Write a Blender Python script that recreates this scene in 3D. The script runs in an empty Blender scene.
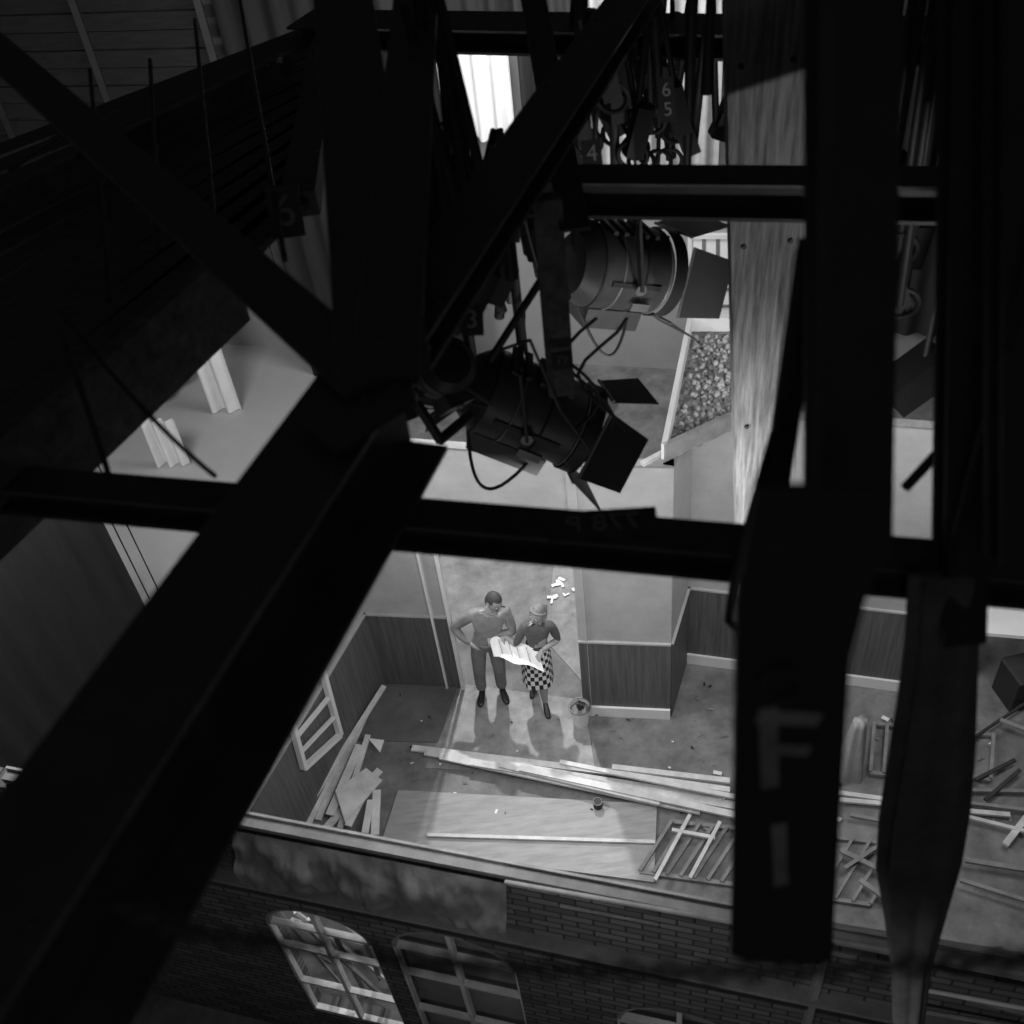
import bpy, bmesh, math, random
from mathutils import Vector as V, Matrix, Euler, noise
random.seed(7)
sc=bpy.context.scene
sc.view_settings.view_transform='Standard'
# ---------------- camera ----------------
TH=math.radians(42); RO=math.atan2(143,1108); F=1010.0
C=V((0,0,7.8))
fw=V((0,math.cos(TH),-math.sin(TH))); r0=V((1,0,0)); u0=V((0,math.sin(TH),math.cos(TH)))
R=r0*math.cos(RO)-u0*math.sin(RO); U=r0*math.sin(RO)+u0*math.cos(RO)
cam=bpy.data.cameras.new('camera'); co=bpy.data.objects.new('camera',cam); sc.collection.objects.link(co)
m=Matrix.Identity(4)
for i in range(3):
    m[i][0]=R[i]; m[i][1]=U[i]; m[i][2]=-fw[i]; m[i][3]=C[i]
co.matrix_world=m; cam.sensor_width=36; cam.lens=F/1024*36; cam.clip_start=.05
cam.dof.use_dof=True; cam.dof.focus_distance=9.5; cam.dof.aperture_fstop=2.4
sc.camera=co
def ray(x,y): return fw+R*((x-512)/F)-U*((y-512)/F)
def P(x,y,z=0.0):
    r=ray(x,y); return C+r*((z-C.z)/r.z)
def Q(x,y,D):
    r=ray(x,y); return C+r*(D/r.y)
def proj(p):
    d=p-C; k=d.dot(fw); return 512+F*d.dot(R)/k, 512-F*d.dot(U)/k
def Z(base,py):
    lo,hi=0.0,7.5
    for _ in range(40):
        mid=(lo+hi)/2
        if proj(V((base.x,base.y,mid)))[1]>py: lo=mid
        else: hi=mid
    return lo
# ---------------- materials ----------------
def M(name,v,rough=.75,var=.2,scale=6,metal=0,bump=.0,stretch=(1,1,1),v2=None):
    mt=bpy.data.materials.new(name); mt.use_nodes=True; nt=mt.node_tree; b=nt.nodes['Principled BSDF']
    b.inputs['Roughness'].default_value=rough; b.inputs['Metallic'].default_value=metal
    tc=nt.nodes.new('ShaderNodeTexCoord'); mp=nt.nodes.new('ShaderNodeMapping'); mp.inputs['Scale'].default_value=stretch
    no=nt.nodes.new('ShaderNodeTexNoise'); no.inputs['Scale'].default_value=scale; no.inputs['Detail'].default_value=8
    no.inputs['Roughness'].default_value=.7
    cr=nt.nodes.new('ShaderNodeValToRGB')
    a=v*(1-var); c=v*(1+var) if v2 is None else v2
    cr.color_ramp.elements[0].position=.32; cr.color_ramp.elements[1].position=.68
    cr.color_ramp.elements[0].color=(a,a,a,1); cr.color_ramp.elements[1].color=(c,c,c,1)
    L=nt.links.new
    L(tc.outputs['Object'],mp.inputs['Vector']); L(mp.outputs[0],no.inputs['Vector']); L(no.outputs['Fac'],cr.inputs[0]); L(cr.outputs[0],b.inputs['Base Color'])
    if bump:
        bp=nt.nodes.new('ShaderNodeBump'); bp.inputs['Strength'].default_value=bump; bp.inputs['Distance'].default_value=.02
        L(no.outputs['Fac'],bp.inputs['Height']); L(bp.outputs[0],b.inputs['Normal'])
    return mt
mWall=M('set_wall_paint',.39,.8,.12,4)
mDado=M('dado_wood',.095,.6,.38,3,stretch=(14,14,.5))
mTrim=M('white_trim',.72,.6,.06,5)
mFloor=M('studio_floor',.165,.7,.45,3.0,bump=.05)
mFloorD=M('floor_cloth_dark',.11,.85,.25,4)
mFloorL=M('floor_ply_and_light_patch',.24,.6,.35,6)  # pale ply, also the painted pool of doorway light
mLeft=M('light_floor_cloth',.40,.8,.06,2)
mPly=M('plywood',.32,.7,.2,3,stretch=(1,6,1))
mWood=M('pale_timber',.60,.65,.25,5)
mRail=M('rail_timber',.22,.7,.3,6)
mPost=M('weathered_timber',.17,.75,.7,5,bump=.4,stretch=(9,9,.6))
mPostD=M('dark_timber',.09,.75,.6,5,bump=.3,stretch=(3,3,3))
mDeck=M('dark_deck_boards',.06,.8,.5,6,stretch=(1,7,7))
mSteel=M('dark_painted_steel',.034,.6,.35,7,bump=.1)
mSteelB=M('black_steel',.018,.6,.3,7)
mEdge=M('steel_edge_highlight',.09,.5,.4,14)  # paler strips stand in for lit highlights along steel edges
mLamp=M('lamp_housing',.04,.5,.3,8)
mLampD=M('lamp_black',.014,.6,.2,8)
mChrome=M('lamp_rim_metal',.18,.4,.2,8,metal=.4)
mCloth=M('dark_drape',.012,.95,.3,3,stretch=(5,5,.5))
mBoard=M('dark_boarding',.014,.85,.5,4,stretch=(1,1,8))
mCanvas=M('canvas_cloth',.17,.9,.25,5,bump=.4)
mHang=M('dark_canvas',.13,.95,.35,6,bump=.5)
mApron=M('draped_canvas',.12,.9,.2,7,bump=.5)
mCable=M('rubber_cable',.05,.7,.2,9)
mPebA=M('pebble_light',.4,.9,.2,4)
mWhiteC=M('white_cloth',.75,.9,.06,4)
mGreyC=M('dust_sheet',.35,.9,.15,6,bump=.4)
mBright=M('white_board',.85,.7,.04,4)
mBack=M('backing_paint',.30,.85,.1,1.5)
mNum=M('number_paint',.22,.7,.35,14)
mNumS=M('small_number_paint',.34,.7,.25,20)
mGravel=M('gravel',.05,.9,.5,16,bump=1.0,v2=.45)
mGlass=M('painted_pane',.2,.5,.25,2)
mHair=M('dark_hair',.05,.7,.3,30); mHairL=M('fair_hair',.20,.7,.3,30); mSkin=M('skin',.34,.6,.05,10)
mShirt=M('work_shirt',.24,.9,.2,12,bump=.4); mTrou=M('trousers',.17,.9,.2,10,bump=.4); mShoe=M('black_shoe',.015,.4,.1,5)
mKnit=M('knit_jumper',.10,.95,.2,40,bump=.3); mStock=M('stocking',.28,.6,.05,5)
mPaper=M('paper',.85,.7,.1,14)
mCheck=bpy.data.materials.new('checked_wool'); mCheck.use_nodes=True
nt=mCheck.node_tree; ck=nt.nodes.new('ShaderNodeTexChecker'); ck.inputs['Scale'].default_value=1
ck.inputs[1].default_value=(.65,.65,.65,1); ck.inputs[2].default_value=(.012,.012,.012,1)
uv=nt.nodes.new('ShaderNodeUVMap'); nt.links.new(uv.outputs[0],ck.inputs['Vector']); nt.links.new(ck.outputs[0],nt.nodes['Principled BSDF'].inputs['Base Color'])
nt.nodes['Principled BSDF'].inputs['Roughness'].default_value=.9
mBrick=bpy.data.materials.new('painted_brick'); mBrick.use_nodes=True
nt=mBrick.node_tree; bk=nt.nodes.new('ShaderNodeTexBrick'); tc=nt.nodes.new('ShaderNodeTexCoord')
bk.inputs['Scale'].default_value=1; bk.inputs['Brick Width'].default_value=.17; bk.inputs['Row Height'].default_value=.06; bk.inputs['Mortar Size'].default_value=.007
bk.inputs['Color1'].default_value=(.15,.15,.15,1); bk.inputs['Color2'].default_value=(.07,.07,.07,1); bk.inputs['Mortar'].default_value=(.03,.03,.03,1)
nt.links.new(tc.outputs['Object'],bk.inputs['Vector']); nt.links.new(bk.outputs['Color'],nt.nodes['Principled BSDF'].inputs['Base Color'])
nt.nodes['Principled BSDF'].inputs['Roughness'].default_value=.9
# ---------------- builder ----------------
class B:
    def __init__(s): s.bm=bmesh.new(); s.m=[]
    def mi(s,mat):
        if mat not in s.m: s.m.append(mat)
        return s.m.index(mat)
    def faces(s,vs,fs,mat,sm=False):
        k=s.mi(mat); bv=[s.bm.verts.new(v) for v in vs]
        for f in fs:
            try:
                fc=s.bm.faces.new([bv[i] for i in f]); fc.material_index=k; fc.smooth=sm
            except ValueError: pass
    def slab(s,pts,t,mat):
        n=len(pts); lo=[p-V((0,0,t)) for p in pts]
        s.faces(list(pts)+lo,[tuple(range(n)),tuple(range(2*n-1,n-1,-1))]+[(i,(i+1)%n,n+(i+1)%n,n+i) for i in range(n)],mat)
    def beam(s,a,b,w,h,mat,up=V((0,0,1)),off=0):
        d=(b-a).normalized(); x=d.cross(up)
        if x.length<1e-4: x=d.cross(V((0,1,0)))
        x.normalize(); y=x.cross(d).normalized()
        vs=[p+x*(sx*w/2)+y*(sy*h/2+off) for p in (a,b) for sx,sy in ((-1,-1),(1,-1),(1,1),(-1,1))]
        s.faces(vs,[(0,1,2,3),(7,6,5,4),(0,4,5,1),(1,5,6,2),(2,6,7,3),(3,7,4,0)],mat)
    def ibeam(s,a,b,w,h,mat,edge=None):
        t=.014
        s.beam(a,b,w,t,mat,off=-t/2); s.beam(a,b,w,t,mat,off=-h+t/2); s.beam(a,b,t,h-2*t,mat,off=-h/2)
        n=int((b-a).length/.3); d=(b-a)/max(n,1); sd=(b-a).normalized().cross(V((0,0,1))).normalized()
        for i in range(n):
            for q in (-.36,.36):
                c=a+d*(i+.5)+sd*(w*q); s.cyl(c,c+V((0,0,.006)),.008,.005,mat,8)
        if edge:
            for q in (-1,1): 
                o=sd*(q*(w/2+.001)); s.beam(a+o,b+o,.003,.010,edge,off=-.005)
    def cyl(s,a,b,r1,r2,mat,n=16,sm=True,caps=True):
        d=(b-a).normalized(); x=d.orthogonal().normalized(); y=d.cross(x)
        vs=[]
        for p,r in ((a,r1),(b,r2)):
            for i in range(n):
                t=2*math.pi*i/n; vs.append(p+x*(r*math.cos(t))+y*(r*math.sin(t)))
        s.faces(vs,[(i,(i+1)%n,n+(i+1)%n,n+i) for i in range(n)],mat,sm)
        if caps: s.faces(vs,[tuple(range(n-1,-1,-1)),tuple(range(n,2*n))],mat)
    def tube(s,pts,r,mat,n=8):
        for i in range(len(pts)-1): s.cyl(pts[i],pts[i+1],r,r,mat,n)
    def ring(s,c,ax,r,rr,mat,n=24,m_=6):
        ax=ax.normalized(); x=ax.orthogonal().normalized(); y=ax.cross(x); vs=[]
        for i in range(n):
            t=2*math.pi*i/n; e=x*math.cos(t)+y*math.sin(t)
            for j in range(m_):
                q=2*math.pi*j/m_; vs.append(c+e*(r+rr*math.cos(q))+ax*(rr*math.sin(q)))
        s.faces(vs,[(i*m_+j,((i+1)%n)*m_+j,((i+1)%n)*m_+(j+1)%m_,i*m_+(j+1)%m_) for i in range(n) for j in range(m_)],mat,True)
    def fin(s,name,origin=None,bevel=0):
        bmesh.ops.recalc_face_normals(s.bm,faces=s.bm.faces)
        if origin is not None: bmesh.ops.translate(s.bm,verts=s.bm.verts,vec=-origin)
        me=bpy.data.meshes.new(name); s.bm.to_mesh(me); s.bm.free()
        for k in s.m: me.materials.append(k)
        o=bpy.data.objects.new(name,me); sc.collection.objects.link(o)
        if origin is not None: o.location=origin
        if bevel:
            md=o.modifiers.new('bevel','BEVEL'); md.width=bevel; md.segments=2; md.limit_method='ANGLE'
        return o
def catenary(a,b,sag,n=16):
    return [a.lerp(b,i/n)-V((0,0,sag*4*(i/n)*(1-i/n))) for i in range(n+1)]
def drape(name,a,b,z0,z1,amp,folds,mat,nz=6):
    s=B(); n=folds*8; d=(b-a); nrm=d.cross(V((0,0,1))).normalized(); vs=[];
    for j in range(nz+1):
        for i in range(n+1):
            t=i/n; k=j/nz
            w=amp*(math.sin(t*folds*2*math.pi)+.4*math.sin(t*folds*4.7+1+k))*(1-.35*k)
            p=a+d*t+nrm*w; vs.append(V((p.x,p.y,z0+(z1-z0)*k)))
    s.faces(vs,[(j*(n+1)+i,j*(n+1)+i+1,(j+1)*(n+1)+i+1,(j+1)*(n+1)+i) for j in range(nz) for i in range(n)],mat,True)
    return s.fin(name)
# ---------------- room shell ----------------
s=B(); s.slab([V((-14,-3,0)),V((14,-3,0)),V((14,20,0)),V((-14,20,0))],.2,mFloor); s.fin('floor')
b0=P(585,360); b1=P(735,368); bd=(b1-b0).normalized(); wa=b0-bd*12; wb=b0+bd*12
s=B(); s.beam(wa+V((0,0,3.5)),wb+V((0,0,3.5)),.2,7,mBack,off=0); s.fin('wall_back')
def setwall(side,a,b,h=3.0,dado=True,base=True,flip=False,batt=True,z0=0):
    d=(b-a).normalized(); n=V((d.y,-d.x,0))
    if flip: n=-n
    a=V((a.x,a.y,0)); b=V((b.x,b.y,0))
    s=B(); s.beam(a-n*.04+V((0,0,(h+z0)/2)),b-n*.04+V((0,0,(h+z0)/2)),.08,h-z0,mWall)
    s.beam(a-n*.04+V((0,0,h+.01)),b-n*.04+V((0,0,h+.01)),.085,.02,mRail)
    if batt:
        k=int((b-a).length/.9)+1
        for i in range(k+1):
            p=a.lerp(b,i/k)-n*.10; s.beam(p+V((0,0,.0)),p+V((0,0,h)),.05,.04,mRail)
    if dado:
        s.beam(a+n*.008+V((0,0,.515)),b+n*.008+V((0,0,.515)),.016,1.03,mDado)
        s.beam(a+n*.012+V((0,0,1.03)),b+n*.012+V((0,0,1.03)),.024,.02,mWall)
    s.fin('wall_'+side)
    if base:
        s=B(); s.beam(a+n*.028+V((0,0,.065)),b+n*.028+V((0,0,.065)),.024,.13,mTrim); s.fin('baseboard_'+side)
A0=P(384,683); A1=P(461,687); A2=P(300,838)
setwall('set_rear_left',A0,A1,base=False,batt=False)
B0=P(584,712); B1=P(670,716); C0=P(686,660); C1=P(912,690)
setwall('set_pier',B0,B1,batt=False); setwall('set_pier_return',B1,C0,base=False,batt=False)
setwall('set_rear_right',C0,C1)
setwall('set_pier_side',B0+(C0-B1),B0,dado=False,base=False,batt=False)
setwall('set_header',A1,B0+(C0-B1)*.15,dado=False,base=False,batt=False,z0=2.35)
ld=(A2-A0).normalized(); A3=A0+ld*2.6
setwall('set_left',A3,A0,base=False)
d=(A1-A0).normalized(); n=V((d.y,-d.x,0))
s=B()
for o_,w_ in ((.03,.035),(-.13,.02)):
    p=A1+d*o_+n*.02; s.beam(p,p+V((0,0,2.4)),w_,.04,mTrim,up=n)
s.fin('door_1')
ln=V((-ld.y,ld.x,0)); 
if ln.x<0: ln=-ln
def wallpt(px,py,off=.05):
    nn=ln; r=ray(px,py); a=A0+nn*off; t=(a-C).dot(nn)/r.dot(nn); return C+r*t
s=B(); c=[wallpt(318,655),wallpt(340,735),wallpt(304,768),wallpt(287,706)]
for i in range(4): s.beam(c[i],c[(i+1)%4],.05,.045,mTrim)
s.beam(c[0].lerp(c[1],.5),c[3].lerp(c[2],.5),.035,.03,mTrim); s.beam(c[0].lerp(c[1],.75),c[3].lerp(c[2],.75),.03,.03,mTrim)
s.fin('window_1')
# ---------------- front brick flat ----------------
E0=P(-60,771,3.0); E1=P(1150,1006,3.0); ed=(E1-E0).normalized(); en=V((ed.y,-ed.x,0)); EL=(E1-E0).length
def euv(px,py):
    r=ray(px,py); t=(E0-C).dot(en)/r.dot(en); p=C+r*t; return (p-E0).dot(ed), p.z
cu=bpy.data.curves.new('brick','CURVE'); cu.dimensions='2D'; cu.fill_mode='BOTH'; cu.extrude=.06
def spl(pts):
    sp=cu.splines.new('POLY'); sp.points.add(len(pts)-1); sp.use_cyclic_u=True
    for i,p in enumerate(pts): sp.points[i].co=(p[0],p[1],0,1)
spl([(0,0),(EL,0),(EL,2.95),(0,2.95)])
wins=[]
for (l,r_,t) in ((276,374,916),(398,516,938),(618,742,1012)):
    u1=euv(l,t+25)[0]; u2=euv(r_,t+35)[0]; zt=euv((l+r_)/2,t)[1]; wins.append((u1,u2,zt))
for (u1,u2,zt) in wins:
    w=u2-u1; rise=w*.42; zc=zt-rise; pts=[(u1,.5),(u2,.5)]
    for i in range(17):
        t=math.pi*i/16; pts.append(((u1+u2)/2+w/2*math.cos(t),zc+rise*math.sin(t)))
    spl(pts)
tmp=bpy.data.objects.new('tmp',cu); sc.collection.objects.link(tmp)
dg=bpy.context.evaluated_depsgraph_get(); me=bpy.data.meshes.new_from_object(tmp.evaluated_get(dg)); bpy.data.objects.remove(tmp)
me.materials.clear(); me.materials.append(mBrick)
bw=bpy.data.objects.new('wall_brick_facade',me); sc.collection.objects.link(bw)
mm=Matrix.Identity(4)
for i in range(3): mm[i][0]=ed[i]; mm[i][1]=(0,0,1)[i]; mm[i][2]=en[i]
mm.translation=V((E0.x,E0.y,0))-en*.06; bw.matrix_world=mm
def EP(u,z,o=0): return V((E0.x,E0.y,0))+ed*u+en*o+V((0,0,z))
for k,(u1,u2,zt) in enumerate(wins):
    s=B(); w=u2-u1; rise=w*.42; zc=zt-rise; arc=[EP((u1+u2)/2+w/2*math.cos(math.pi*i/16),zc+rise*math.sin(math.pi*i/16),-.03) for i in range(17)]
    for i in range(16): s.beam(arc[i],arc[i+1],.05,.05,mRail,up=en)
    for u in (u1,u1+w/2,u2): 
        zz=zc+ (rise*math.sqrt(max(0,1-((u-(u1+u2)/2)/(w/2))**2)) )
        s.beam(EP(u,.5,-.03),EP(u,zz,-.03),.03,.04,mWood,up=en)
    for z_ in (.5,.95,1.5,zc): s.beam(EP(u1,z_,-.03),EP(u2,z_,-.03),.04,.025,mWood)
    s.fin('window_%d'%(k+2))
s=B()
for u1,u2,zt in wins[1:]: s.beam(EP(u1,1.3,-.11),EP(u2,1.3,-.11),.01,1.7,mGlass)
s.fin('window_gauze')
s=B()
for i in range(11):
    u=wins[0][0]-.1+random.random()*.9; q=random.random()*.5
    s.beam(EP(u,0.03+.02*i,-.25-q),EP(u+random.uniform(-.35,.35),1.4+.5*random.random(),-.18),.03,.02,mWood if i%2 else mRail)
s.fin('stacked_battens')
us=.42
s=B(); s.beam(EP(us,2.985,-.05),EP(EL,2.985,-.05),.06,.05,mCanvas)
s.beam(EP(us,3.02,-.085),EP(EL,3.02,-.085),.015,.03,mRail)
s.beam(EP(us,2.45,.03),EP(EL,2.45,.03),.08,.03,mCanvas); s.beam(EP(us,2.38,.02),EP(EL,2.38,.02),.05,.10,mSteelB); s.fin('trim_1')
s=B(); ua=euv(238,838)[0]; ub=euv(508,888)[0]; N=160; K=14; vs=[]
for i in range(N+1):
    u=ua+(ub-ua)*i/N
    for j in range(K+1):
        t=j/K; q=noise.fractal(V((u*5,t*1.6,3)),1,2,4); q2=noise.noise(V((u*2.2,t*.5,9)))
        z=2.99-(.34+.05*noise.noise(V((u*3,1,1))))*t
        o_=.01+.12*math.sin(t*1.5)+.05*q*min(1,t*3)
        vs.append(EP(u+.04*t*noise.noise(V((t*4,i//80,2))),z+.03*q2*t,o_))
s.faces(vs,[(i*(K+1)+j,i*(K+1)+j+1,(i+1)*(K+1)+j+1,(i+1)*(K+1)+j) for i in range(N) for j in range(K)],mApron,True); s.fin('draped_canvas')
s=B()
for (x1,y1,x2,y2,zz,mt) in ((505,882,1090,985,3.06,mRail),(560,905,1090,1000,2.85,mRail),(835,945,1080,1003,2.8,mWood),(900,985,1090,1020,2.75,mWood),(905,1008,1090,1040,2.6,mRail),(830,925,1090,965,3.1,mRail),(840,965,1090,1030,2.7,mRail)):
    s.cyl(P(x1,y1,zz),P(x2,y2,zz),.013,.013,mt,8)
for x in (825,1000):
    p=P(x,950,3.0); s.beam(p,p+V((0,0,-1)),.035,.035,mRail)
s.fin('batten_rail')
# ---------------- floor sheets ----------------
s=B(); s.slab([P(384,684,.012),P(457,686,.012),P(438,742,.012),P(352,740,.012)],.011,mFloorD); s.fin('floor_cloth')
s=B(); s.slab([P(464,684,.008),P(584,700,.008),P(596,775,.008),P(425,768,.008)],.007,mFloorL); s.fin('painted_light_patch')  # pool of doorway light put into the floor as a paler sheet
s=B(); s.slab([P(555,556,.008),P(577,560,.008),P(590,690,.008),P(545,640,.008)],.007,mFloorL); s.fin('plywood_strip')
s=B(); s.slab([P(40,330,.01),P(300,290,.01),P(360,560,.01),P(150,680,.01)],.009,mLeft); s.fin('floor_cloth')
s=B(); s.slab([P(398,790,.03),P(657,804,.03),P(654,882,.03),P(380,846,.03)],.022,mPly); s.fin('plywood_sheet')
s=B(); z=.02
for (x1,y1,x2,y2,w) in ((412,748,640,776,.06),(425,752,722,800,.07),(440,757,700,812,.05),(470,762,735,806,.07),(500,765,660,803,.05),(520,768,740,816,.06),(612,767,730,781,.05),(620,774,730,790,.05),(560,762,735,797,.04)):
    z+=.022; s.beam(P(x1,y1,z),P(x2,y2,z),w,.022,mWood)
s.fin('timber_plank_pile')
s=B(); s.beam(P(427,835,.05),P(655,842,.05),.03,.02,mWood); s.fin('timber_batten')
s=B(); z=.02
for (x1,y1,x2,y2,w) in ((318,820,372,700,.06),(308,824,352,730,.06),(326,828,380,770,.07),(340,828,368,735,.05),(312,800,384,686,.05),(330,815,360,745,.08),(375,835,377,790,.07),(348,826,374,775,.06),(365,833,371,800,.06)):
    z+=.02; s.beam(P(x1,y1,z),P(x2,y2,z+.1*random.random()),w,.018,mWood)
s.slab([P(335,790,.22),P(366,768,.24),P(382,780,.24),P(345,822,.22)],.015,mWood); s.slab([P(368,738,.24),P(384,740,.24),P(380,752,.24)],.01,mTrim)
s.slab([P(360,714,.02),P(372,700,.02),P(368,716,.02)],.01,mTrim); s.fin('scrap_timber_pile')
def lattice(name,quad,nr,z,mat=mWood,w=.035):
    s=B(); q=[P(x,y,z) for x,y in quad]
    s.beam(q[0],q[1],w,.03,mat); s.beam(q[3],q[2],w,.03,mat)
    for i in range(nr+1):
        t=i/nr; s.beam(q[0].lerp(q[1],t)+V((0,0,.02)),q[3].lerp(q[2],t)+V((0,0,.02)),w*.8,.03,mat)
    s.fin(name)
lattice('timber_lattice_frame',((672,822),(770,832),(735,885),(640,872)),7,.03,mRail)
lattice('timber_lattice_frame',((835,838),(905,846),(870,905),(800,895)),4,.03,mRail,.03)
lattice('timber_lattice_frame',((874,724),(900,726),(897,776),(870,773)),2,.05,mRail)
lattice('timber_lattice_frame',((966,733),(993,735),(990,780),(962,776)),1,.05,mRail)
s=B(); zz=.05
for (x1,y1,x2,y2,w,mt) in ((838,793,935,806,.04,mWood),(840,800,1010,815,.04,mWood),(950,790,1060,792,.03,mRail),(945,800,1040,812,.03,mRail),(1005,845,1040,800,.05,mWood),(860,880,895,905,.04,mRail),(960,815,1060,840,.03,mWood),(850,815,940,832,.03,mRail),(900,700,960,712,.03,mRail),(975,780,1015,760,.03,mSteel),(985,800,1020,770,.03,mSteel),(840,850,885,872,.04,mRail),(845,868,880,845,.03,mRail),(965,860,1040,872,.04,mRail),(960,880,1040,905,.03,mRail),(970,740,1030,700,.02,mSteel),(1000,720,1040,735,.04,mRail),(672,830,715,838,.03,mWood),(690,815,655,880,.03,mWood),(720,822,690,878,.03,mWood)):
    zz+=.004; s.beam(P(x1,y1,zz),P(x2,y2,zz),w,.025,mt)
s.fin('loose_battens')
def bits(name,n,x0,x1,y0,y1,smin,smax,mats,seed,z=.01):
    rp=random.Random(seed); s=B()
    for i in range(n):
        x,y=rp.uniform(x0,x1),rp.uniform(y0,y1)
        a=rp.random()*3; p=P(x,y,z+.0004*i+.003); e=V((math.cos(a),math.sin(a),0))*rp.uniform(smin,smax); f=V((-math.sin(a),math.cos(a),.02))*rp.uniform(smin*.4,smax*.5)
        s.slab([p-e-f,p+e-f,p+e+f,p-e+f],.003,mats[i%len(mats)])
    return s.fin(name)
bits('scattered_papers',13,551,579,568,608,.02,.05,[mPaper],12,.02)
bits('floor_debris',60,400,730,680,815,.006,.022,[mTrim,mSteelB,mCanvas],5)
bits('floor_debris',60,690,1020,680,830,.008,.04,[mTrim,mSteelB,mCanvas,mRail],6)
p=P(581,722,0); s=B(); s.cyl(p,p+V((0,0,.24)),.07,.095,mTrim,24,caps=False); s.cyl(p+V((0,0,.005)),p+V((0,0,.2)),.069,.085,mCanvas,24)
s.ring(p+V((0,0,.24)),V((0,0,1)),.095,.008,mChrome)
hp=[p+V((.095*math.cos(t),-.08*math.sin(t),.24-.05*math.sin(t))) for t in [math.pi*i/10 for i in range(11)]]; s.tube(hp,.005,mChrome)
s.cyl(p+V((0,0,.2)),p+V((-.02,-.03,.34)),.02,.02,mShoe,8); s.cyl(p+V((-.02,-.03,.32)),p+V((.04,-.05,.30)),.035,.03,mShoe,10)
s.fin('bucket')
p=P(598,806,.04); s=B(); s.cyl(p,p+V((0,0,.07)),.04,.04,mSteelB,16); s.ring(p+V((0,0,.07)),V((0,0,1)),.038,.005,mChrome); s.fin('paint_tin')
# gravel tray
s=B(); q=[P(690,324,3.2),P(775,324,3.2),P(775,400,3.2),P(664,452,3.2)]
s.slab([x-V((0,0,.06)) for x in q],.04,mGravel)
for i in range(4): s.beam(q[i],q[(i+1)%4],.04,.14,mTrim if i in(0,3) else mRail)
for i in range(520):
    a,b_=random.random(),random.random(); p=q[0].lerp(q[1],.08+.84*a).lerp(q[3].lerp(q[2],.08+.84*a),b_*.86+.07)-V((0,0,.05))
    rr=random.uniform(.015,.032); s.cyl(p-V((0,0,rr*.6)),p+V((0,0,rr*.6)),rr,rr*.5,mCanvas if i%2 else mPebA,6)
s.fin('gravel_tray')
s=B(); s.beam(P(642,464,3.1),P(740,412,3.1),.04,.03,mWood); s.fin('timber_brace')
def bp(px,py,off=.13):
    nn=V((bd.y,-bd.x,0)); r=ray(px,py); a=b0+nn*off; t=(a-C).dot(nn)/r.dot(nn); return C+r*t
s=B(); c=[bp(690,236),bp(760,236),bp(760,322),bp(690,322)]
s.faces(c,[(0,1,2,3)],mBright)
for i in range(4): s.beam(c[i],c[(i+1)%4],.06,.05,mTrim)
for t in (.2,.4,.6,.8): s.beam(c[0].lerp(c[1],t),c[3].lerp(c[2],t),.035,.04,mCanvas)
for t in (.3,.6,.8): s.beam(c[0].lerp(c[3],t),c[1].lerp(c[2],t),.04,.035,mCanvas)
s.fin('window_5')
a=bp(440,130,.4); b=bp(516,130,.4); drape('white_curtain',a,b,bp(475,140,.4).z,bp(475,45,.4).z,.10,4,mWhiteC)
a=bp(575,130,.4); b=bp(720,130,.4); drape('grey_curtain',a,b,bp(650,170,.4).z,6.4,.07,8,mGreyC)
for (x1,x2,yb,yt,f_) in ((212,242,412,298,2),(158,192,466,420,3)):
    a=P(x1,yb); b=P(x2,yb); drape('white_cloth_strip',a,b,0.02,Z(a,yt),.05,f_,mWhiteC,10)
a=P(165,645); b=P(-300,1250); drape('dark_drape',a,b,0,3.0,.015,20,mCloth)
a=P(60,500); b=P(206,385); drape('dark_drape',a,b,.3,Z(b,270),.03,7,mCloth)
a=P(-260,470); b=P(100,520); drape('dark_drape',a,b,0,4.6,.03,16,mCloth)
a=P(955,500); b=P(1400,560); drape('dark_drape',a,b,0,5.5,.04,14,mCloth)  # dark sheet added to darken the far right
q=[P(975,600,.8),P(1070,598,.8),P(1070,640,.8),P(975,632,.8)]
s=B(); s.slab(q,.04,mBright)
for x in q: s.beam(x-V((0,0,.04)),V((x.x,x.y,0)),.05,.05,mRail)
s.fin('trestle_table')
s=B(); p=P(1000,700,0); s.beam(p,p+V((.9,.1,0)),.3,.4,mLampD,off=.2); s.beam(p+V((0,0,.4)),p+V((.9,.1,.4)),.32,.03,mSteel); s.fin('equipment_case',bevel=.01)
s=B(); p=P(848,775,0); vs=[]; K=24
for j in range(9):
    for i in range(K):
        t=2*math.pi*i/K; r=(.12-.009*j)*(1+.22*math.sin(5*t+j*.25)); vs.append(p+V((r*math.cos(t),r*math.sin(t)*.8,.1*j)))
s.faces(vs,[(j*K+i,j*K+(i+1)%K,(j+1)*K+(i+1)%K,(j+1)*K+i) for j in range(8) for i in range(K)]+[tuple(range(8*K,9*K))],mGreyC,True)
s.fin('dust_sheet_bundle')
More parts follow.
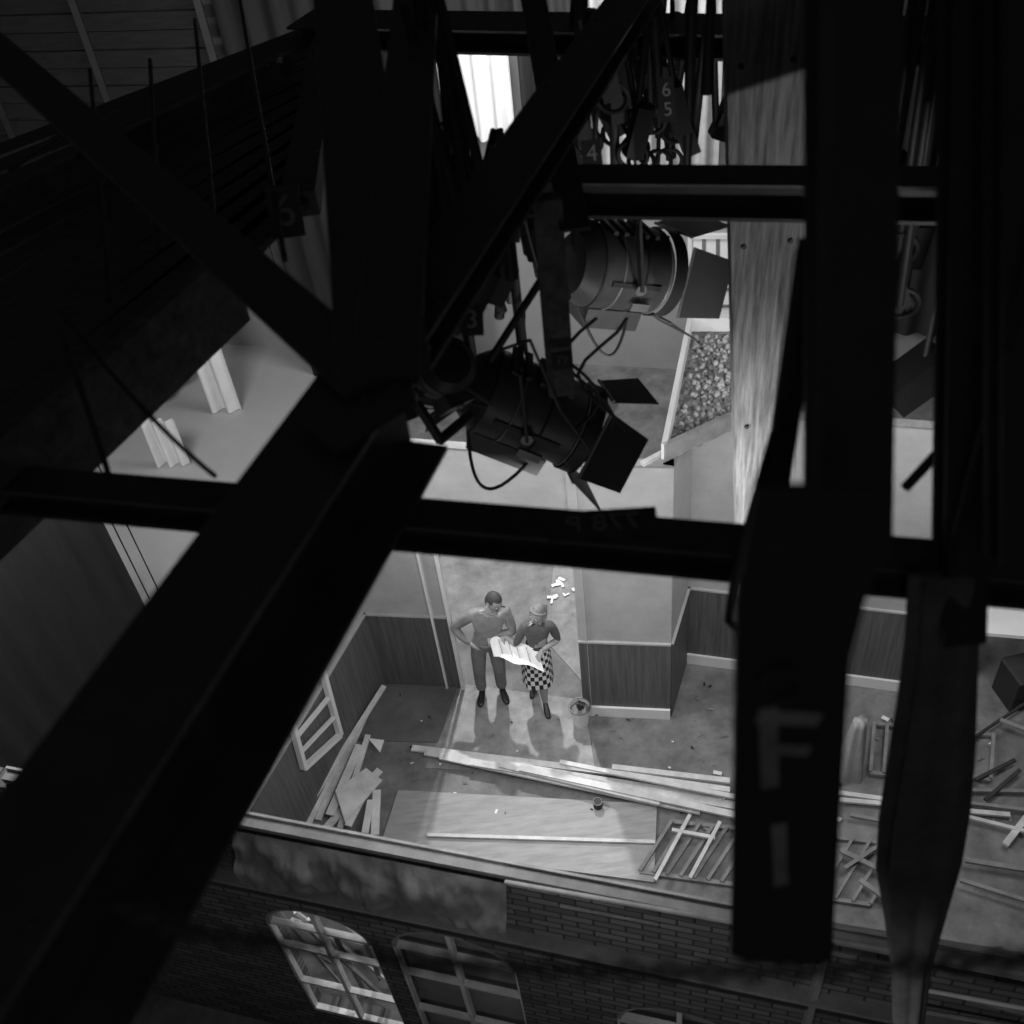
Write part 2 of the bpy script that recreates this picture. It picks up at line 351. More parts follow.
# ---------------- gantry ----------------
s=B(); zg=6.6
a=P(-95,1030,zg); b=P(640,-20,zg)
dd=(b-a); tm=(P(385,340,zg)-a).dot(dd)/dd.length_squared; mp_=a+dd*tm
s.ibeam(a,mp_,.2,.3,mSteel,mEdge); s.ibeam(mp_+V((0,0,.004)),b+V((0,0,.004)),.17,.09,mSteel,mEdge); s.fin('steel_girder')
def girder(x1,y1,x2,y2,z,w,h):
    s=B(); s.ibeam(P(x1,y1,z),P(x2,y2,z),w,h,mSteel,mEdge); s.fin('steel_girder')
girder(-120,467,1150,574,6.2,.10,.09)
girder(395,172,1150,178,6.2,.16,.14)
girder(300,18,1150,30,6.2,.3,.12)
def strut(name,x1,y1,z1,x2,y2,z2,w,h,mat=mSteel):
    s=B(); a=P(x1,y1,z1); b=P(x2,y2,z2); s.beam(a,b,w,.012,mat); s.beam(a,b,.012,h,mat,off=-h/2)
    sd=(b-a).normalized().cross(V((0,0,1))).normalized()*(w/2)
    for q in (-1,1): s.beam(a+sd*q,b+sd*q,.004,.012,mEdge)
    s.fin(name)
strut('truss_brace',-60,0,6.8,375,385,6.65,.13,.1)
strut('truss_brace',340,-30,6.9,385,380,6.65,.19,.1)
strut('truss_brace',418,-30,6.9,385,380,6.65,.14,.1)
strut('truss_brace',530,-20,6.6,575,230,6.2,.10,.1)
s=B(); s.slab([P(330,345,6.64),P(400,330,6.64),P(415,400,6.64),P(335,450,6.64),P(295,420,6.64)],.012,mSteel)
for (x,y) in ((345,370),(385,355),(395,385),(340,410),(365,400)):
    c=P(x,y,6.64); s.cyl(c,c+V((0,0,.01)),.01,.008,mSteel,8)
s.fin('gusset_plate')
s=B(); p0=Q(766,-60,3.9); p1=Q(764,540,3.9)
s.beam(p1,p0,.31,.06,mPost,up=V((0,1,0)))
for y in (60,240,420):
    for x in (-.1,.1):
        c=Q(765,y,3.9)+V((x,-.03,0)); s.cyl(c,c-V((0,.012,0)),.012,.01,mSteelB,8)
s.fin('timber_post',origin=p1)
s=B(); p1=Q(560,372,3.2)
s.beam(V((p1.x,3.2,p1.z-.1)),V((p1.x,3.2,6.3)),.10,.04,mPostD,up=V((0,1,0))); s.fin('timber_post')
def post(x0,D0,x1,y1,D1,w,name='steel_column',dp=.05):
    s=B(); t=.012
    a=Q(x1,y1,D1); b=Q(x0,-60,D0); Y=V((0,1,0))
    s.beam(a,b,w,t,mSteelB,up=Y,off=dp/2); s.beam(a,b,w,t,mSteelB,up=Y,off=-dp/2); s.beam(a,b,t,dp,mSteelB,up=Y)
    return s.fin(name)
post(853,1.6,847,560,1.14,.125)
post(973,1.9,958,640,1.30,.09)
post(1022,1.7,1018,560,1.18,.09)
# number plate F1
D=.75; s=B(); a=Q(737,600,D); b=Q(866,600,D); b2=Q(850,660,D); c=Q(832,960,D); d=Q(732,955,D)
tl=Q(757,490,D); tr=Q(890,490,D); tr2=Q(888,545,D)
arc=[]
for i in range(9):
    t=math.pi*i/8; mid=(c+d)/2; hw=(c-d)/2; arc.append(mid+hw*math.cos(t)+V((0,0,-.022*math.sin(t))))
fr=[tl,tr,tr2,b,b2]+arc+[a]
bk_=[p+V((0,.012,0)) for p in fr]; n=len(fr)
s.faces(fr+bk_,[tuple(range(n)),tuple(range(2*n-1,n-1,-1))]+[(i,(i+1)%n,n+(i+1)%n,n+i) for i in range(n)],mSteelB)
Y=V((0,-.004,0))
def bar(x1,y1,x2,y2,w,mat=mNum): s.beam(Q(x1,y1,D)+Y,Q(x2,y2,D)+Y,w,.004,mat,up=V((0,1,0)))
bar(767,706,769,784,.024); bar(757,714,818,717,.024); bar(766,746,808,748,.02)
bar(778,822,780,882,.022)
for i in range(12):
    t=2*math.pi*i/12; t2=2*math.pi*(i+1)/12; bar(780+20*math.cos(t),682+16*math.sin(t),780+20*math.cos(t2),682+16*math.sin(t2),.006,mSteel)
s.cyl(Q(815,500,D),Q(820,-60,D)+V((0,0,.1)),.006,.006,mSteelB)
s.fin('number_plate')
s=B(); path=[(945,575,30),(943,640,31),(938,700,33),(932,760,36),(925,820,38),(919,870,36),(915,920,26),(911,970,17),(906,1060,11)]
K=40; vs=[]; Dc=1.35
for i,(x,y,h) in enumerate(path):
    c=Q(x,y,Dc); dep=(c-C).dot(fw); rr=h*dep/F
    for j in range(K):
        t=2*math.pi*j/K; q=rr*(1+.20*math.sin(5*t+i*.18)+.10*math.sin(9*t+.1*i)); vs.append(c+V((q*math.cos(t),q*.6*math.sin(t),0)))
s.faces(vs,[(i*K+j,i*K+(j+1)%K,(i+1)*K+(j+1)%K,(i+1)*K+j) for i in range(len(path)-1) for j in range(K)]+[tuple(range(K))],mHang,True)
c=Q(945,575,Dc); s.tube([c,V((c.x,c.y,7.2))],.008,mLampD)
s.fin('hanging_canvas')
# deck left
s=B()
far0,far1=P(-120,190,6.1),P(330,20,6.1); nr0,nr1=P(-60,560,6.1),P(300,205,6.1)
N=13
for i in range(N):
    t=(i+.5)/N; s.beam(far0.lerp(nr0,t),far1.lerp(nr1,t),.9*(far0-nr0).length/N*.75,.03,mDeck)
s.beam(far1,nr1,.14,.1,mDeck)
s.fin('gantry_deck')
s=B(); s.beam(P(-40,510,6.22),P(225,268,6.22),.05,.12,mPostD); s.beam(P(-40,560,6.02),P(240,300,6.02),.04,.16,mPostD)
s.beam(P(-20,215,6.2),P(290,62,6.2),.05,.1,mPostD); s.fin('deck_edge_timber')
s=B()
for (x1,y1,x2,y2) in ((10,170,80,120),(90,70,110,300),(240,0,285,260),(150,60,160,250),(195,20,215,230)):
    s.tube([P(x1,y1,6.5),P(x2,y2,6.35)],.009,mSteelB)
s.tube(catenary(P(60,310,6.6),P(215,476,6.4),.05),.006,mSteelB)
s.tube(catenary(P(60,330,6.7),P(110,480,6.3),.03),.008,mSteelB)
s.fin('guard_rail')
s=B(); 
for x in (140,150,163):
    p=P(x,600,0); s.cyl(p,V((p.x,p.y,5.5)),.008,.008,mSteelB,6)
s.fin('hanging_ropes')
# ---------------- fresnel lamps ----------------
def fresnel(pos,axis,r,L,hang,roll=0):
    s=B(); ax=axis.normalized(); up=V((0,0,1)); sd=ax.cross(up).normalized(); up=sd.cross(ax)
    a=pos-ax*L/2; b=pos+ax*L/2
    s.cyl(a,b,r,r,mLamp,32); s.cyl(a-ax*r*.35,a,r*.72,r,mLamp,32); s.cyl(a-ax*r*.42,a-ax*r*.35,r*.4,r*.7,mLampD,24)
    for t in (.02,.3,.62,.98): s.ring(a.lerp(b,t),ax,r*1.01,r*.03,mChrome if t in(.3,.98) else mLampD,32)
    s.cyl(b,b+ax*r*.35,r*1.08,r*1.08,mLampD,32,caps=False); s.cyl(b+ax*.01,b+ax*.02,r*.95,r*.9,mLampD,32)
    for i in range(5): s.beam(a+ax*L*(.15+.15*i)+up*r*1.02-sd*r*.5,a+ax*L*(.15+.15*i)+up*r*1.02+sd*r*.5,L*.06,r*.09,mLampD,up=up)
    s.beam(a+ax*L*.1-up*r*1.15,b-ax*L*.1-up*r*1.15,r*1.0,r*.5,mLamp,up=up)
    s.beam(a+ax*L*.2-up*r*1.42,a+ax*L*.4-up*r*1.42,r*.2,r*.1,mChrome,up=up)
    for q in (-1,1):
        s.cyl(pos+sd*q*r*.98,pos+sd*q*r*1.25,r*.14,r*.14,mChrome,16)
        s.beam(a+ax*L*.15+sd*q*r*1.02,b-ax*L*.15+sd*q*r*1.02,r*.05,r*.12,mLampD,up=up)
        s.beam(a+ax*L*.5+sd*q*r*1.05-up*r*.5,a+ax*L*.75+sd*q*r*1.05-up*r*.5,r*.1,r*.2,mChrome,up=up)
    yt=pos+V((0,0,r*1.75)); y1=pos+sd*r*1.25; y2=pos-sd*r*1.25
    t1=yt+sd*r*1.15; t2=yt-sd*r*1.15
    for p,q in ((y1,t1),(t1,t2),(t2,y2)): s.beam(p,q,r*.2,r*.07,mLampD,up=ax)
    s.cyl(yt,V((yt.x,yt.y,hang)),r*.11,r*.11,mSteel,12); s.beam(V((yt.x,yt.y,hang-.06))-sd*.06,V((yt.x,yt.y,hang-.06))+sd*.06,.08,.12,mLampD)
    f=b+ax*r*.37
    for k in range(4):
        an=k*math.pi/2+roll; e=sd*math.cos(an)+up*math.sin(an); g=ax.cross(e)
        hinge=f+e*r*1.05; w1=r*.85; w2=r*(1.0 if k%2 else .7); ln_=r*1.0; dd=(ax*.92+e*.4).normalized()
        th=dd.cross(g).normalized()*.004
        pts=[hinge-g*w1,hinge+g*w1,hinge+dd*ln_+g*w2,hinge+dd*ln_-g*w2]; pb=[p+th for p in pts]
        s.faces(pts+pb,[(0,1,2,3),(7,6,5,4),(0,1,5,4),(1,2,6,5),(2,3,7,6),(3,0,4,7)],mLampD)
        s.cyl(hinge-g*w1,hinge+g*w1,.008,.008,mChrome,8)
    cp=[]
    for i in range(21):
        t=i/20; cp.append(a-ax*r*.2-up*r*.5+sd*r*(-.2+2.2*math.sin(t*3.14)*.6)+ax*L*1.0*t-up*r*(1.3*math.sin(t*math.pi)))
    s.tube(cp,.008,mCable,6)
    s.tube([pos+up*r*1.05,pos+up*r*1.3+ax*.05,V((pos.x+.05,pos.y,hang))],.006,mCable,6)
    return s.fin('fresnel_lamp')
p=Q(528,407,3.6); fresnel(p,V((.86,-.10,-.52)),.19,.44,6.1,.35)
p=Q(618,268,4.6); fresnel(p,V((.85,.25,-.35)),.21,.40,6.1,.2)
p=Q(440,372,3.0); fresnel(p,V((-.3,.6,-.6)),.10,.22,6.1,.2)
# ---------------- rigging clutter ----------------
def txt(body,p,size,mat,name='number_tag',tilt=60,rz=0,mirror=False):
    cu=bpy.data.curves.new(name,'FONT'); cu.body=body; cu.size=size; cu.extrude=.002; cu.align_x='CENTER'; cu.align_y='CENTER'
    t=bpy.data.objects.new('t',cu); sc.collection.objects.link(t)
    me=bpy.data.meshes.new_from_object(t.evaluated_get(bpy.context.evaluated_depsgraph_get())); bpy.data.objects.remove(t)
    me.materials.clear(); me.materials.append(mat)
    o=bpy.data.objects.new('numerals',me); sc.collection.objects.link(o)
    nl=body.count('\n')+1; L=max(len(k) for k in body.split('\n'))
    w=size*.3*L+.012; h=size*.5*nl+.01
    s=B(); s.faces([V((x,y,z)) for z in (-.006,-.001) for x,y in ((-w,-h),(w,-h),(w,h),(-w,h))],[(0,1,2,3),(7,6,5,4),(0,1,5,4),(1,2,6,5),(2,3,7,6),(3,0,4,7)],mSteel)
    q=s.fin(name); q.location=p; q.rotation_euler=(math.radians(tilt),0,math.radians(rz)); o.parent=q
    if mirror: o.scale=(-1,1,1)
    return q
txt('3',Q(472,320,2.8),.08,mNumS,rz=-10); txt('79',Q(562,360,3.12),.045,mCanvas); txt('6\n5',Q(667,100,4.1),.075,mNumS)
txt('4',Q(592,154,3.9),.09,mNumS); txt('6',Q(285,212,3.3),.15,mCanvas)
g=txt('778 P',P(603,523,6.206),.075,mCanvas,name='girder_marking',tilt=0,rz=-6,mirror=True)
s=B(); rnd=random.Random(3)
for i in range(44):
    x=rnd.uniform(572,716); D=rnd.uniform(4.3,5.6); top=Q(x,rnd.uniform(-30,30),D); bot=Q(x,rnd.uniform(90,165),D)
    a=V((top.x,D,top.z)); b=V((top.x+rnd.uniform(-.12,.12),D,bot.z))
    s.cyl(a,b,rnd.choice((.010,.018,.028)),rnd.choice((.012,.02,.03)),mLampD,8)
    if i%3==0: s.beam(b,b+V((rnd.uniform(-.1,.1),0,.22)),.10,.08,mLampD)
    if i%4==0: s.ring(b,V((.3,1,.2)),.07,.012,mSteelB,16)
for i in range(10):
    x=rnd.uniform(395,445); D=rnd.uniform(3.2,4.6); top=Q(x,rnd.uniform(-30,10),D); bot=Q(x,rnd.uniform(200,260),D)
    a=V((top.x,D,top.z)); b=V((top.x+rnd.uniform(-.1,.1),D,bot.z)); s.cyl(a,b,.014,.02,mLampD,8)
for i in range(26):
    x=rnd.uniform(400,545); D=rnd.uniform(3.2,4.6); top=Q(x,rnd.uniform(120,150),D); bot=Q(x,rnd.uniform(240,330),D)
    a=V((top.x,D,top.z)); b=V((top.x+rnd.uniform(-.2,.2),D,bot.z)); s.cyl(a,b,.014,.025,mLampD,8)
    if i%2==0: s.beam(b,b+V((rnd.uniform(-.1,.1),0,.15)),.14,.1,mLampD)
for i in range(22):
    x=rnd.uniform(890,960); D=rnd.uniform(3.6,4.6); top=Q(x,-20,D); bot=Q(x,rnd.uniform(170,330),D)
    b=V((top.x+rnd.uniform(-.03,.06),D,bot.z)); s.cyl(top,b,.015,.02,mLampD,8)
    if i%4==0: s.ring(b,V((.3,1,.2)),.08,.014,mSteelB,16)
    if i%3==0: s.beam(b,b+V((rnd.uniform(-.1,.1),0,.2)),.10,.08,mLampD)
c=Q(922,375,4.2); s.beam(c-V((.16,0,.12)),c+V((.10,0,.10)),.20,.18,mLampD); s.cyl(c,V((c.x,c.y,6.2)),.018,.018,mLampD,8)
s.fin('hoist_chains')
s=B(); 
for k in range(3):
    pp=[Q(575+25*math.sin(i*.7+k)+k*14,430-i*14,3.3) for i in range(9)]
    s.tube(pp,.007,mLampD,6)
s.tube([Q(490,360,3.2),Q(560,250,3.2)],.015,mLampD); s.tube([Q(500,350,3.0),Q(530,340,3.0),Q(560,410,3.2),Q(590,450,3.3)],.006,mCable,6)
s.tube([Q(415,400,3.0),Q(440,440,3.0),Q(470,415,3.2)],.02,mLampD); s.tube([Q(430,330,3.0),Q(480,400,3.0)],.02,mLampD)
s.fin('rigging_cables')
s=B(); pts=[Q(x,y,1.5) for x,y in ((803,240),(800,330),(775,430),(752,510),(735,570),(728,620),(745,640))]; s.tube(pts,.009,mLampD)
s.tube([Q(1015,370,1.7),Q(905,488,1.7)],.012,mSteel); s.tube([Q(812,250,1.5),Q(768,540,1.5)],.028,mSteelB); s.fin('cable_loop')
a=bp(-500,60,.7); b=bp(215,60,.7); s=B(); z=1.6; k=0
while z<7:
    o_=V((0,-.02 if k%2 else 0,0)); aa=V((a.x,a.y,z+.1))+o_; bb=V((b.x,b.y,z+.1))+o_; s.beam(aa,bb,.03,.185,mBoard); z+=.2; k+=1
for i in range(8):
    p=a.lerp(b,i/7); s.beam(V((p.x,p.y-.05,1.6)),V((p.x,p.y-.05,7)),.08,.06,mSteelB)
s.fin('boarded_partition')
a=bp(228,60,.7); b=bp(436,60,.7); drape('added_dark_drape',a,b,0,7,.05,8,mCloth)  # dark sheets added here and below to black out the lit back wall
a=bp(518,60,.6); b=bp(584,60,.6); drape('added_dark_drape',a,b,2.3,7,.08,4,mCloth)
a=bp(405,60,.3); b=bp(585,60,.3); drape('added_dark_drape',a,b,bp(475,45,.3).z,7,.06,8,mCloth)
a=bp(870,60,.6); b=bp(1010,60,.6); drape('added_dark_drape',a,b,bp(920,335,.6).z,7,.04,5,mCloth)
s=B(); pts=[]
key=[(120,905),(200,935),(300,945),(420,962),(520,968),(640,972),(760,972),(880,968),(1010,960),(1080,950)]
for i in range(len(key)-1):
    for j in range(6):
        t=j/6; pts.append(P(key[i][0]*(1-t)+key[i+1][0]*t,key[i][1]*(1-t)+key[i+1][1]*t,6.95))
for i in range(len(pts)-1):
    d=(pts[i+1]-pts[i]); s.ring((pts[i]+pts[i+1])/2,V((0,.3,1)) if i%2 else V((0,1,.3)),d.length*.5,.0036,mSteelB,12,6)
s.fin('chain')
# ---------------- people ----------------
PK=.81
def skinmesh(J,E,mats,name,levels=2,root=0):
    names=list(J); idx={n:i for i,n in enumerate(names)}
    me=bpy.data.meshes.new(name); me.from_pydata([J[n][:3] for n in names],[(idx[a],idx[b]) for a,b,_ in E],[])
    o=bpy.data.objects.new(name,me); sc.collection.objects.link(o)
    o.modifiers.new('s','SKIN'); sub=o.modifiers.new('u','SUBSURF'); sub.levels=levels; sub.render_levels=levels
    for i,n in enumerate(names):
        r=J[n][3]; r=(r,r) if not isinstance(r,tuple) else r
        me.skin_vertices[0].data[i].radius=r; me.skin_vertices[0].data[i].use_root=(i==root)
    bpy.context.view_layer.update()
    m2=bpy.data.meshes.new_from_object(o.evaluated_get(bpy.context.evaluated_depsgraph_get())); bpy.data.objects.remove(o)
    m2.materials.clear()
    for k in mats: m2.materials.append(k)
    segs=[(V(J[a][:3]),V(J[b][:3]),k) for a,b,k in E]
    for p in m2.polygons:
        c=p.center; best=1e9
        for a,b,k in segs:
            d=b-a; t=max(0,min(1,(c-a).dot(d)/d.length_squared)); q=(c-a-d*t).length
            if q<best: best=q; p.material_index=k
        p.use_smooth=True
    o=bpy.data.objects.new(name,m2); sc.collection.objects.link(o); return o
def hand(parent,name,w,dirv,nrm,thumb,curl,mat):
    d=dirv.normalized(); n=nrm.normalized(); sd=d.cross(n).normalized()*thumb; n=sd.cross(d)*thumb
    J={'w':(*(w-d*.02),.024),'p':(*(w+d*.035),.026)}; E=[('w','p',0)]
    for i,(o_,ln_) in enumerate(((.03,.072),(.01,.082),(-.01,.076),(-.03,.058))):
        k=w+d*.085+sd*o_; J['k%d'%i]=(*k,.011); E.append(('p','k%d'%i,0)); pr='k%d'%i; p=k; dd=d
        for j,f in enumerate((.45,.32,.23)):
            a=curl*(j+1); dd=d*math.cos(a)-n*math.sin(a); p=p+dd*ln_*f; q='f%d%d'%(i,j); J[q]=(*p,.0095-.001*j); E.append((pr,q,0)); pr=q
    t0=w+d*.03+sd*.03; t1=t0+sd*.028+d*.025-n*.01; t2=t1+d*.03+sd*.008-n*.015
    J['t0']=(*t0,.014); J['t1']=(*t1,.012); J['t2']=(*t2,.009); E+= [('p','t0',0),('t0','t1',0),('t1','t2',0)]
    o=skinmesh(J,E,[mat],name,1); o.parent=parent; return o
def head(parent,name,pos,rot,skin,hair,woman):
    s=B(); n,m_=28,20; vs=[]
    for j in range(m_+1):
        ph=math.pi*j/m_
        for i in range(n):
            t=2*math.pi*i/n; x=math.sin(ph)*math.cos(t); y=math.sin(ph)*math.sin(t); z=math.cos(ph)
            k=max(0,-z); X=x*.077*(1-.32*k*k); Y_=y*.098*(1-.1*k)-(.014*k); Zz=z*.122
            vs.append(V((X,Y_,Zz)))
    fs=[(j*n+i,j*n+(i+1)%n,(j+1)*n+(i+1)%n,(j+1)*n+i) for j in range(m_) for i in range(n)]
    s.faces(vs,fs,skin,True)
    s.cyl(V((0,-.093,.012)),V((0,-.118,-.024)),.008,.014,skin,10); s.cyl(V((0,-.118,-.024)),V((0,-.095,-.034)),.014,.009,skin,10)
    for q in (-1,1):
        s.cyl(V((q*.03,-.088,.004)),V((q*.03,-.094,.004)),.011,.007,mTrim,12); s.cyl(V((q*.03,-.094,.004)),V((q*.03,-.096,.004)),.005,.004,mShoe,8)
        s.beam(V((q*.015,-.094,.022)),V((q*.047,-.084,.023)),.006,.006,mHair)
        s.ring(V((q*.078,.008,-.008)),V((1,.2*q,0)),.019,.008,skin,14,6)
    s.beam(V((-.022,-.096,-.062)),V((.022,-.096,-.062)),.008,.009,mHair if not woman else mFloorD)
    vs=[];sc_=1.07 if not woman else 1.13
    for j in range(m_+1):
        ph=math.pi*j/m_
        for i in range(n):
            t=2*math.pi*i/n; x=math.sin(ph)*math.cos(t); y=math.sin(ph)*math.sin(t); z=math.cos(ph)
            b_=1+.02*math.sin(9*t)*math.sin(5*ph); vs.append(V((x*.077*sc_*b_,y*.098*sc_*b_+.004,z*.122*sc_*b_)))
    def keep(f):
        c=sum((vs[i] for i in f),V())/4
        lim=(.075 if c.y<-.03 else (.01 if c.y<.03 else -.07))
        if woman: lim=(.06 if c.y<-.045 else (-.03 if c.y<.02 else -.1))
        return c.z>lim
    s.faces(vs,[f for f in fs if keep(f)],hair,True)
    if woman:
        s.ring(V((0,-.01,.055)),V((0,.35,1)),.080,.014,hair,28,8)
        s.cyl(V((0,.07,.03)),V((0,.12,.02)),.045,.03,hair,14)
    o=s.fin(name); o.parent=parent; o.location=pos; o.rotation_euler=rot; return o
def shoe(parent,name,pos,yaw,heel=.0):
    s=B(); vs=[]; K=12; prof=[(-.04,.030,.085),(.0,.036,.085),(.05,.038,.075),(.11,.044,.052),(.17,.040,.04),(.205,.022,.028)]
    if heel: prof=[(a*.85,b_*.85,h) for a,b_,h in prof]
    for (y,w,h) in prof:
        lift=heel*max(0,1-max(0,y+.04)/.16)
        for j in range(K):
            t=2*math.pi*j/K; vs.append(V((w*math.cos(t),-y,h/2+lift+h/2*math.sin(t))))
    s.faces(vs,[(i*K+j,i*K+(j+1)%K,(i+1)*K+(j+1)%K,(i+1)*K+j) for i in range(5) for j in range(K)]+[tuple(range(K)),tuple(range(5*K,6*K))],mShoe,True)
    if heel: s.cyl(V((0,.02,0)),V((0,.02,heel+.02)),.012,.02,mShoe,10)
    o=s.fin(name); o.parent=parent; o.location=pos; o.rotation_euler=(0,0,yaw); return o
def person(name,loc):
    e=bpy.data.objects.new(name,None); sc.collection.objects.link(e); e.location=loc; e.scale=(PK,PK,PK); return e
MP=P(493,694,.009); WP=P(541,701,.009)
s=B(); N=10; ux=(P(541,660,.84)-P(491,646,.90)); uy=V((-.03,.20,.06)); o0=P(491,646,.90)-uy*.5; vs=[]
for j in range(5):
    for i in range(N+1):
        vs.append(o0+ux*(i/N)+uy*(j/4)+V((0,0,.02*math.sin(i*1.1)+.008*math.sin(j*2))))
s.faces(vs,[(j*(N+1)+i,j*(N+1)+i+1,(j+1)*(N+1)+i+1,(j+1)*(N+1)+i) for j in range(4) for i in range(N)],mPaper,True)
for t in (.2,.4,.55,.75):
    a=o0+ux*t+uy*.15+V((0,0,.03)); s.beam(a,a+uy*.7,.005,.002,mCanvas); 
s.fin('building_plan')
man=person('man',MP)
lf=(P(503,694)-MP)/PK; rf=(P(483,696)-MP)/PK
hl=(o0+uy*.75-MP)/PK
wL=V((hl.x-.02,hl.y+.07,hl.z+.03))
J={'pel':(.03,.0,.97,.125),'wai':(.06,.0,1.12,.13),'che':(.10,.0,1.30,.15),'nb':(.135,-.02,1.47,.075),'nk':(.155,-.04,1.545,.055),'hd':(.17,-.05,1.61,.055),
 'sR':(-.085,.0,1.425,.08),'eR':(-.31,.06,1.20,.058),'fR':(-.23,-.02,1.10,.045),'wR':(-.145,-.07,1.03,.032),
 'sL':(.30,-.01,1.40,.08),'eL':(.35,-.10,1.16,.058),'fL':(.5*(.35+wL.x),.5*(-.10+wL.y),.5*(1.16+wL.z),.045),'wL':(wL.x,wL.y,wL.z,.032),
 'hR':(-.07,.0,.90,.105),'kR':(rf.x*.8-.01,rf.y-.03,.50,.08),'cR':(rf.x,rf.y+.02,.30,.072),'aR':(rf.x,rf.y+.02,.09,.068),
 'hL':(.12,.0,.90,.105),'kL':(lf.x*.9+.02,lf.y-.03,.50,.08),'cL':(lf.x,lf.y+.02,.30,.072),'aL':(lf.x,lf.y+.02,.09,.068)}
E=[('pel','wai',1),('wai','che',1),('che','nb',1),('nb','nk',0),('nk','hd',0),('che','sR',1),('sR','eR',1),('eR','fR',1),('fR','wR',1),('che','sL',1),('sL','eL',1),('eL','fL',1),('fL','wL',1),
 ('pel','hR',2),('hR','kR',2),('kR','cR',2),('cR','aR',2),('pel','hL',2),('hL','kL',2),('kL','cL',2),('cL','aL',2)]
o=skinmesh(J,E,[mSkin,mShirt,mTrou],'body'); o.parent=man
head(man,'head',V((.185,-.08,1.68)),Euler((math.radians(22),math.radians(8),math.radians(38))),mSkin,mHair,False)
hand(man,'hand_right',V((-.145,-.07,1.03)),V((.5,-.25,-.7)),V((-.5,-.6,.1)),1,.35,mSkin)
hand(man,'hand_left',wL,V((hl.x-wL.x+.01,hl.y-wL.y,hl.z-wL.z-.01)),V((0,.2,1)),-1,.3,mSkin)
shoe(man,'shoe_left',V((lf.x,lf.y+.03,0)),.2); shoe(man,'shoe_right',V((rf.x,rf.y+.03,0)),-.2)
s=B(); s.ring(V((.03,0,1.0)),V((.1,0,1)),.125,.018,mTrou,28,6)
s.ring(V((.145,-.03,1.50)),V((.1,-.3,1)),.062,.016,mShirt,20,6); q=s.fin('belt_and_collar'); q.parent=man
wom=person('woman',WP)
lf=(P(546,710)-WP)/PK; rf=(P(535,690)-WP)/PK
h1=(o0+ux*.30+uy*.9-WP)/PK; h2=(o0+ux*.95+uy*.6-WP)/PK
wR=V((h1.x+.01,h1.y+.06,h1.z+.04)); wL=V((h2.x+.05,h2.y+.06,h2.z+.03))
J={'pel':(.01,.0,.92,.12),'wai':(.03,.0,1.05,.098),'che':(.05,.0,1.22,.122),'nb':(.07,-.01,1.37,.06),'nk':(.075,-.02,1.43,.045),'hd':(.08,-.03,1.49,.05),
 'sR':(-.09,.0,1.325,.065),'eR':(-.20,-.03,1.10,.045),'fR':(.5*(-.20+wR.x),.5*(-.03+wR.y),.5*(1.10+wR.z),.036),'wR':(wR.x,wR.y,wR.z,.026),
 'sL':(.21,.0,1.32,.065),'eL':(.27,-.02,1.08,.045),'fL':(.5*(.27+wL.x),.5*(-.02+wL.y),.5*(1.08+wL.z),.036),'wL':(wL.x,wL.y,wL.z,.026),
 'hR':(-.07,.0,.86,.09),'kR':(rf.x*.8,rf.y*.6-.03,.47,.060),'cR':(rf.x,rf.y+.03,.30,.054),'aR':(rf.x,rf.y+.02,.10,.036),
 'hL':(.09,.0,.86,.09),'kL':(lf.x*.9,lf.y*.6-.03,.47,.060),'cL':(lf.x,lf.y+.03,.30,.054),'aL':(lf.x,lf.y+.02,.10,.036)}
E=[('pel','wai',1),('wai','che',1),('che','nb',1),('nb','nk',0),('nk','hd',0),('che','sR',1),('sR','eR',1),('eR','fR',0),('fR','wR',0),('che','sL',1),('sL','eL',1),('eL','fL',0),('fL','wL',0),
 ('pel','hR',2),('hR','kR',2),('kR','cR',2),('cR','aR',2),('pel','hL',2),('hL','kL',2),('kL','cL',2),('cL','aL',2)]
o=skinmesh(J,E,[mSkin,mKnit,mStock],'body'); o.parent=wom
head(wom,'head',V((.085,-.045,1.565)),Euler((math.radians(-4),math.radians(6),math.radians(-42))),mSkin,mHairL,True)
hand(wom,'hand_right',wR,V((h1.x-wR.x-.02,h1.y-wR.y,h1.z-wR.z-.01)),V((0,.2,1)),1,.3,mSkin)
hand(wom,'hand_left',wL,V((h2.x-wL.x,h2.y-wL.y,h2.z-wL.z-.01)),V((0,.2,1)),-1,.3,mSkin)
shoe(wom,'shoe_left',V((lf.x,lf.y+.03,0)),.1,.045); shoe(wom,'shoe_right',V((rf.x,rf.y+.03,0)),-.3,.045)
s=B(); K=40; prof=[(1.06,.105,.03),(.98,.145,.02),(.88,.165,.012),(.75,.170,.008),(.62,.175,.0),(.46,.178,.0)]; vs=[]
for j,(z,r,x0) in enumerate(prof):
    for i in range(K+1):
        t=2*math.pi*i/K; q=r*(1+.05*j/5*math.sin(5*t)); vs.append(V((x0+q*math.cos(t),q*.85*math.sin(t)-.01*j,z)))
s.faces(vs,[(j*(K+1)+i,j*(K+1)+i+1,(j+1)*(K+1)+i+1,(j+1)*(K+1)+i) for j in range(5) for i in range(K)],mCheck,True)
uvl=s.bm.loops.layers.uv.new('UVMap'); s.bm.verts.index_update()
for f in s.bm.faces:
    for l in f.loops:
        k=l.vert.index; l[uvl].uv=((k%(K+1))/K*24,(k//(K+1))*2.2)
q=s.fin('skirt'); q.parent=wom
s=B(); s.ring(V((.03,0,1.05)),V((0,0,1)),.105,.018,mShoe,28,6); q=s.fin('belt'); q.parent=wom
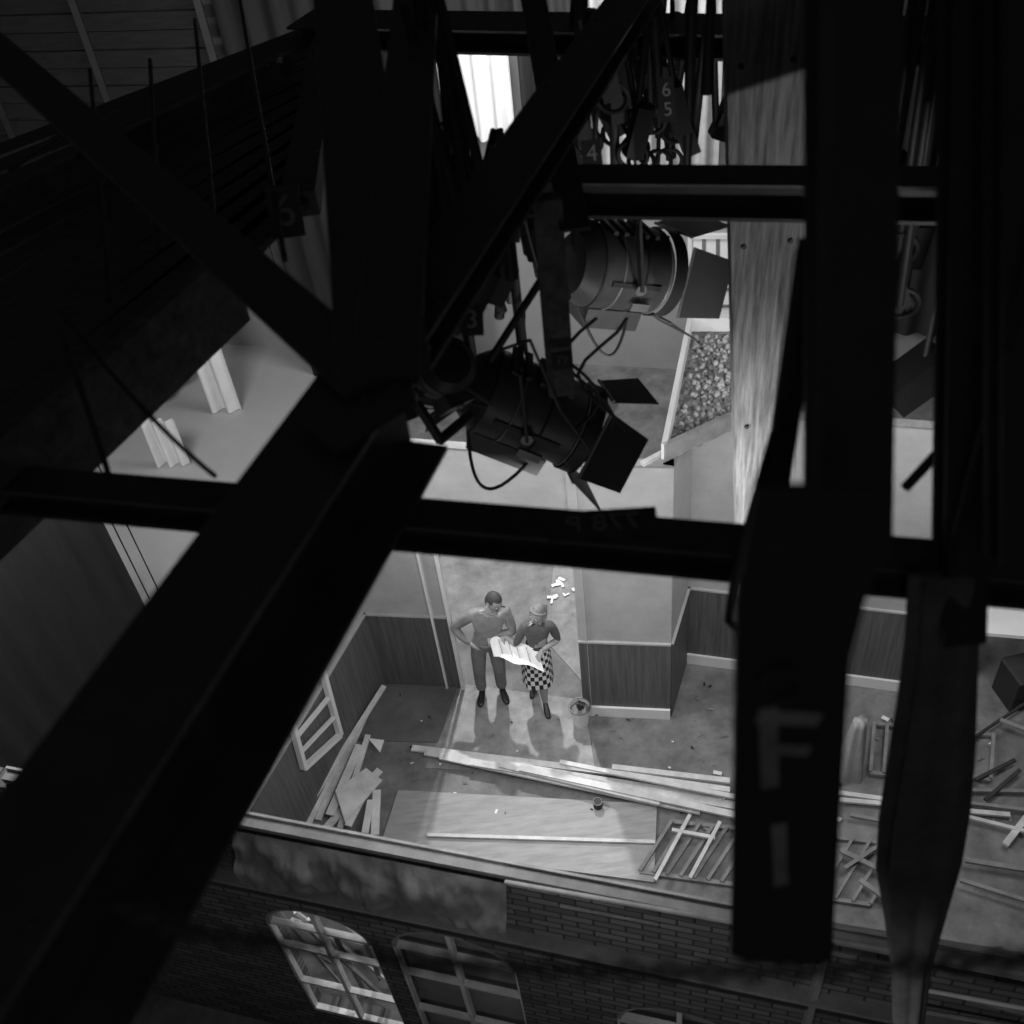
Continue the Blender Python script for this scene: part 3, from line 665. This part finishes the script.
# ---------------- lights ----------------
def area(name,loc,tgt,size,e,sy=None):
    l=bpy.data.lights.new(name,'AREA'); l.shape='RECTANGLE'; l.size=size; l.size_y=sy or size; l.energy=e
    o=bpy.data.objects.new(name,l); sc.collection.objects.link(o); o.location=loc; o.rotation_euler=(V(tgt)-V(loc)).to_track_quat('-Z','Y').to_euler(); return o
def spot(name,loc,tgt,ang,e,r=.05,bl=.3):
    l=bpy.data.lights.new(name,'SPOT'); l.spot_size=math.radians(ang); l.energy=e; l.shadow_soft_size=r; l.spot_blend=bl
    o=bpy.data.objects.new(name,l); sc.collection.objects.link(o); o.location=loc; o.rotation_euler=(V(tgt)-V(loc)).to_track_quat('-Z','Y').to_euler(); return o
area('set_softlight',(0.2,3.0,4.3),(.3,6.6,1.6),1.8,88,1.0)
area('left_softlight',(-3.6,5.5,5.7),(-3.4,7.6,0),1.6,260)
area('right_softlight',(3.4,4.5,4.8),(3.2,6.6,1),1.4,62)
area('backing_softlight',(.8,9.3,5.8),(1.2,12,2.5),2,165)
area('added_facade_fill',(-.2,.35,3.9),(-.2,2.6,2.0),1.6,14,.6)  # added fill out of view, brightens the brick face
spot('back_key',(0.05,9.1,5.9),(.1,5.6,0),50,1250,.08)
spot('added_post_fill',(2.0,1.9,5.3),(1.05,3.9,5.7),50,55,.03)  # added spot, put in only to brighten the timber post
l=bpy.data.lights.new('added_gantry_fill','POINT'); l.energy=10; l.shadow_soft_size=.3  # added point light, lifts the foreground steel and plate numerals
o=bpy.data.objects.new('added_gantry_fill',l); sc.collection.objects.link(o); o.location=(-.2,-1.2,8.2)
w=bpy.data.worlds.new('world'); sc.world=w; w.use_nodes=True; w.node_tree.nodes['Background'].inputs[0].default_value=(.016,.016,.016,1); w.node_tree.nodes['Background'].inputs[1].default_value=1
# ---------------- bring the set to true size (people 1.75 m) ----------------
S=1/PK
bpy.context.view_layer.update()
for o in list(sc.objects):
    if o.parent: continue
    if o.type in ('LIGHT','CAMERA'):
        o.location=o.location*S
        if o.type=='LIGHT':
            l=o.data; l.energy*=S*S
            if l.type=='AREA': l.size*=S; l.size_y*=S
            else: l.shadow_soft_size*=S
    else:
        o.location=o.location*S; o.scale=o.scale*S
cam.dof.focus_distance*=S; cam.dof.aperture_fstop/=S
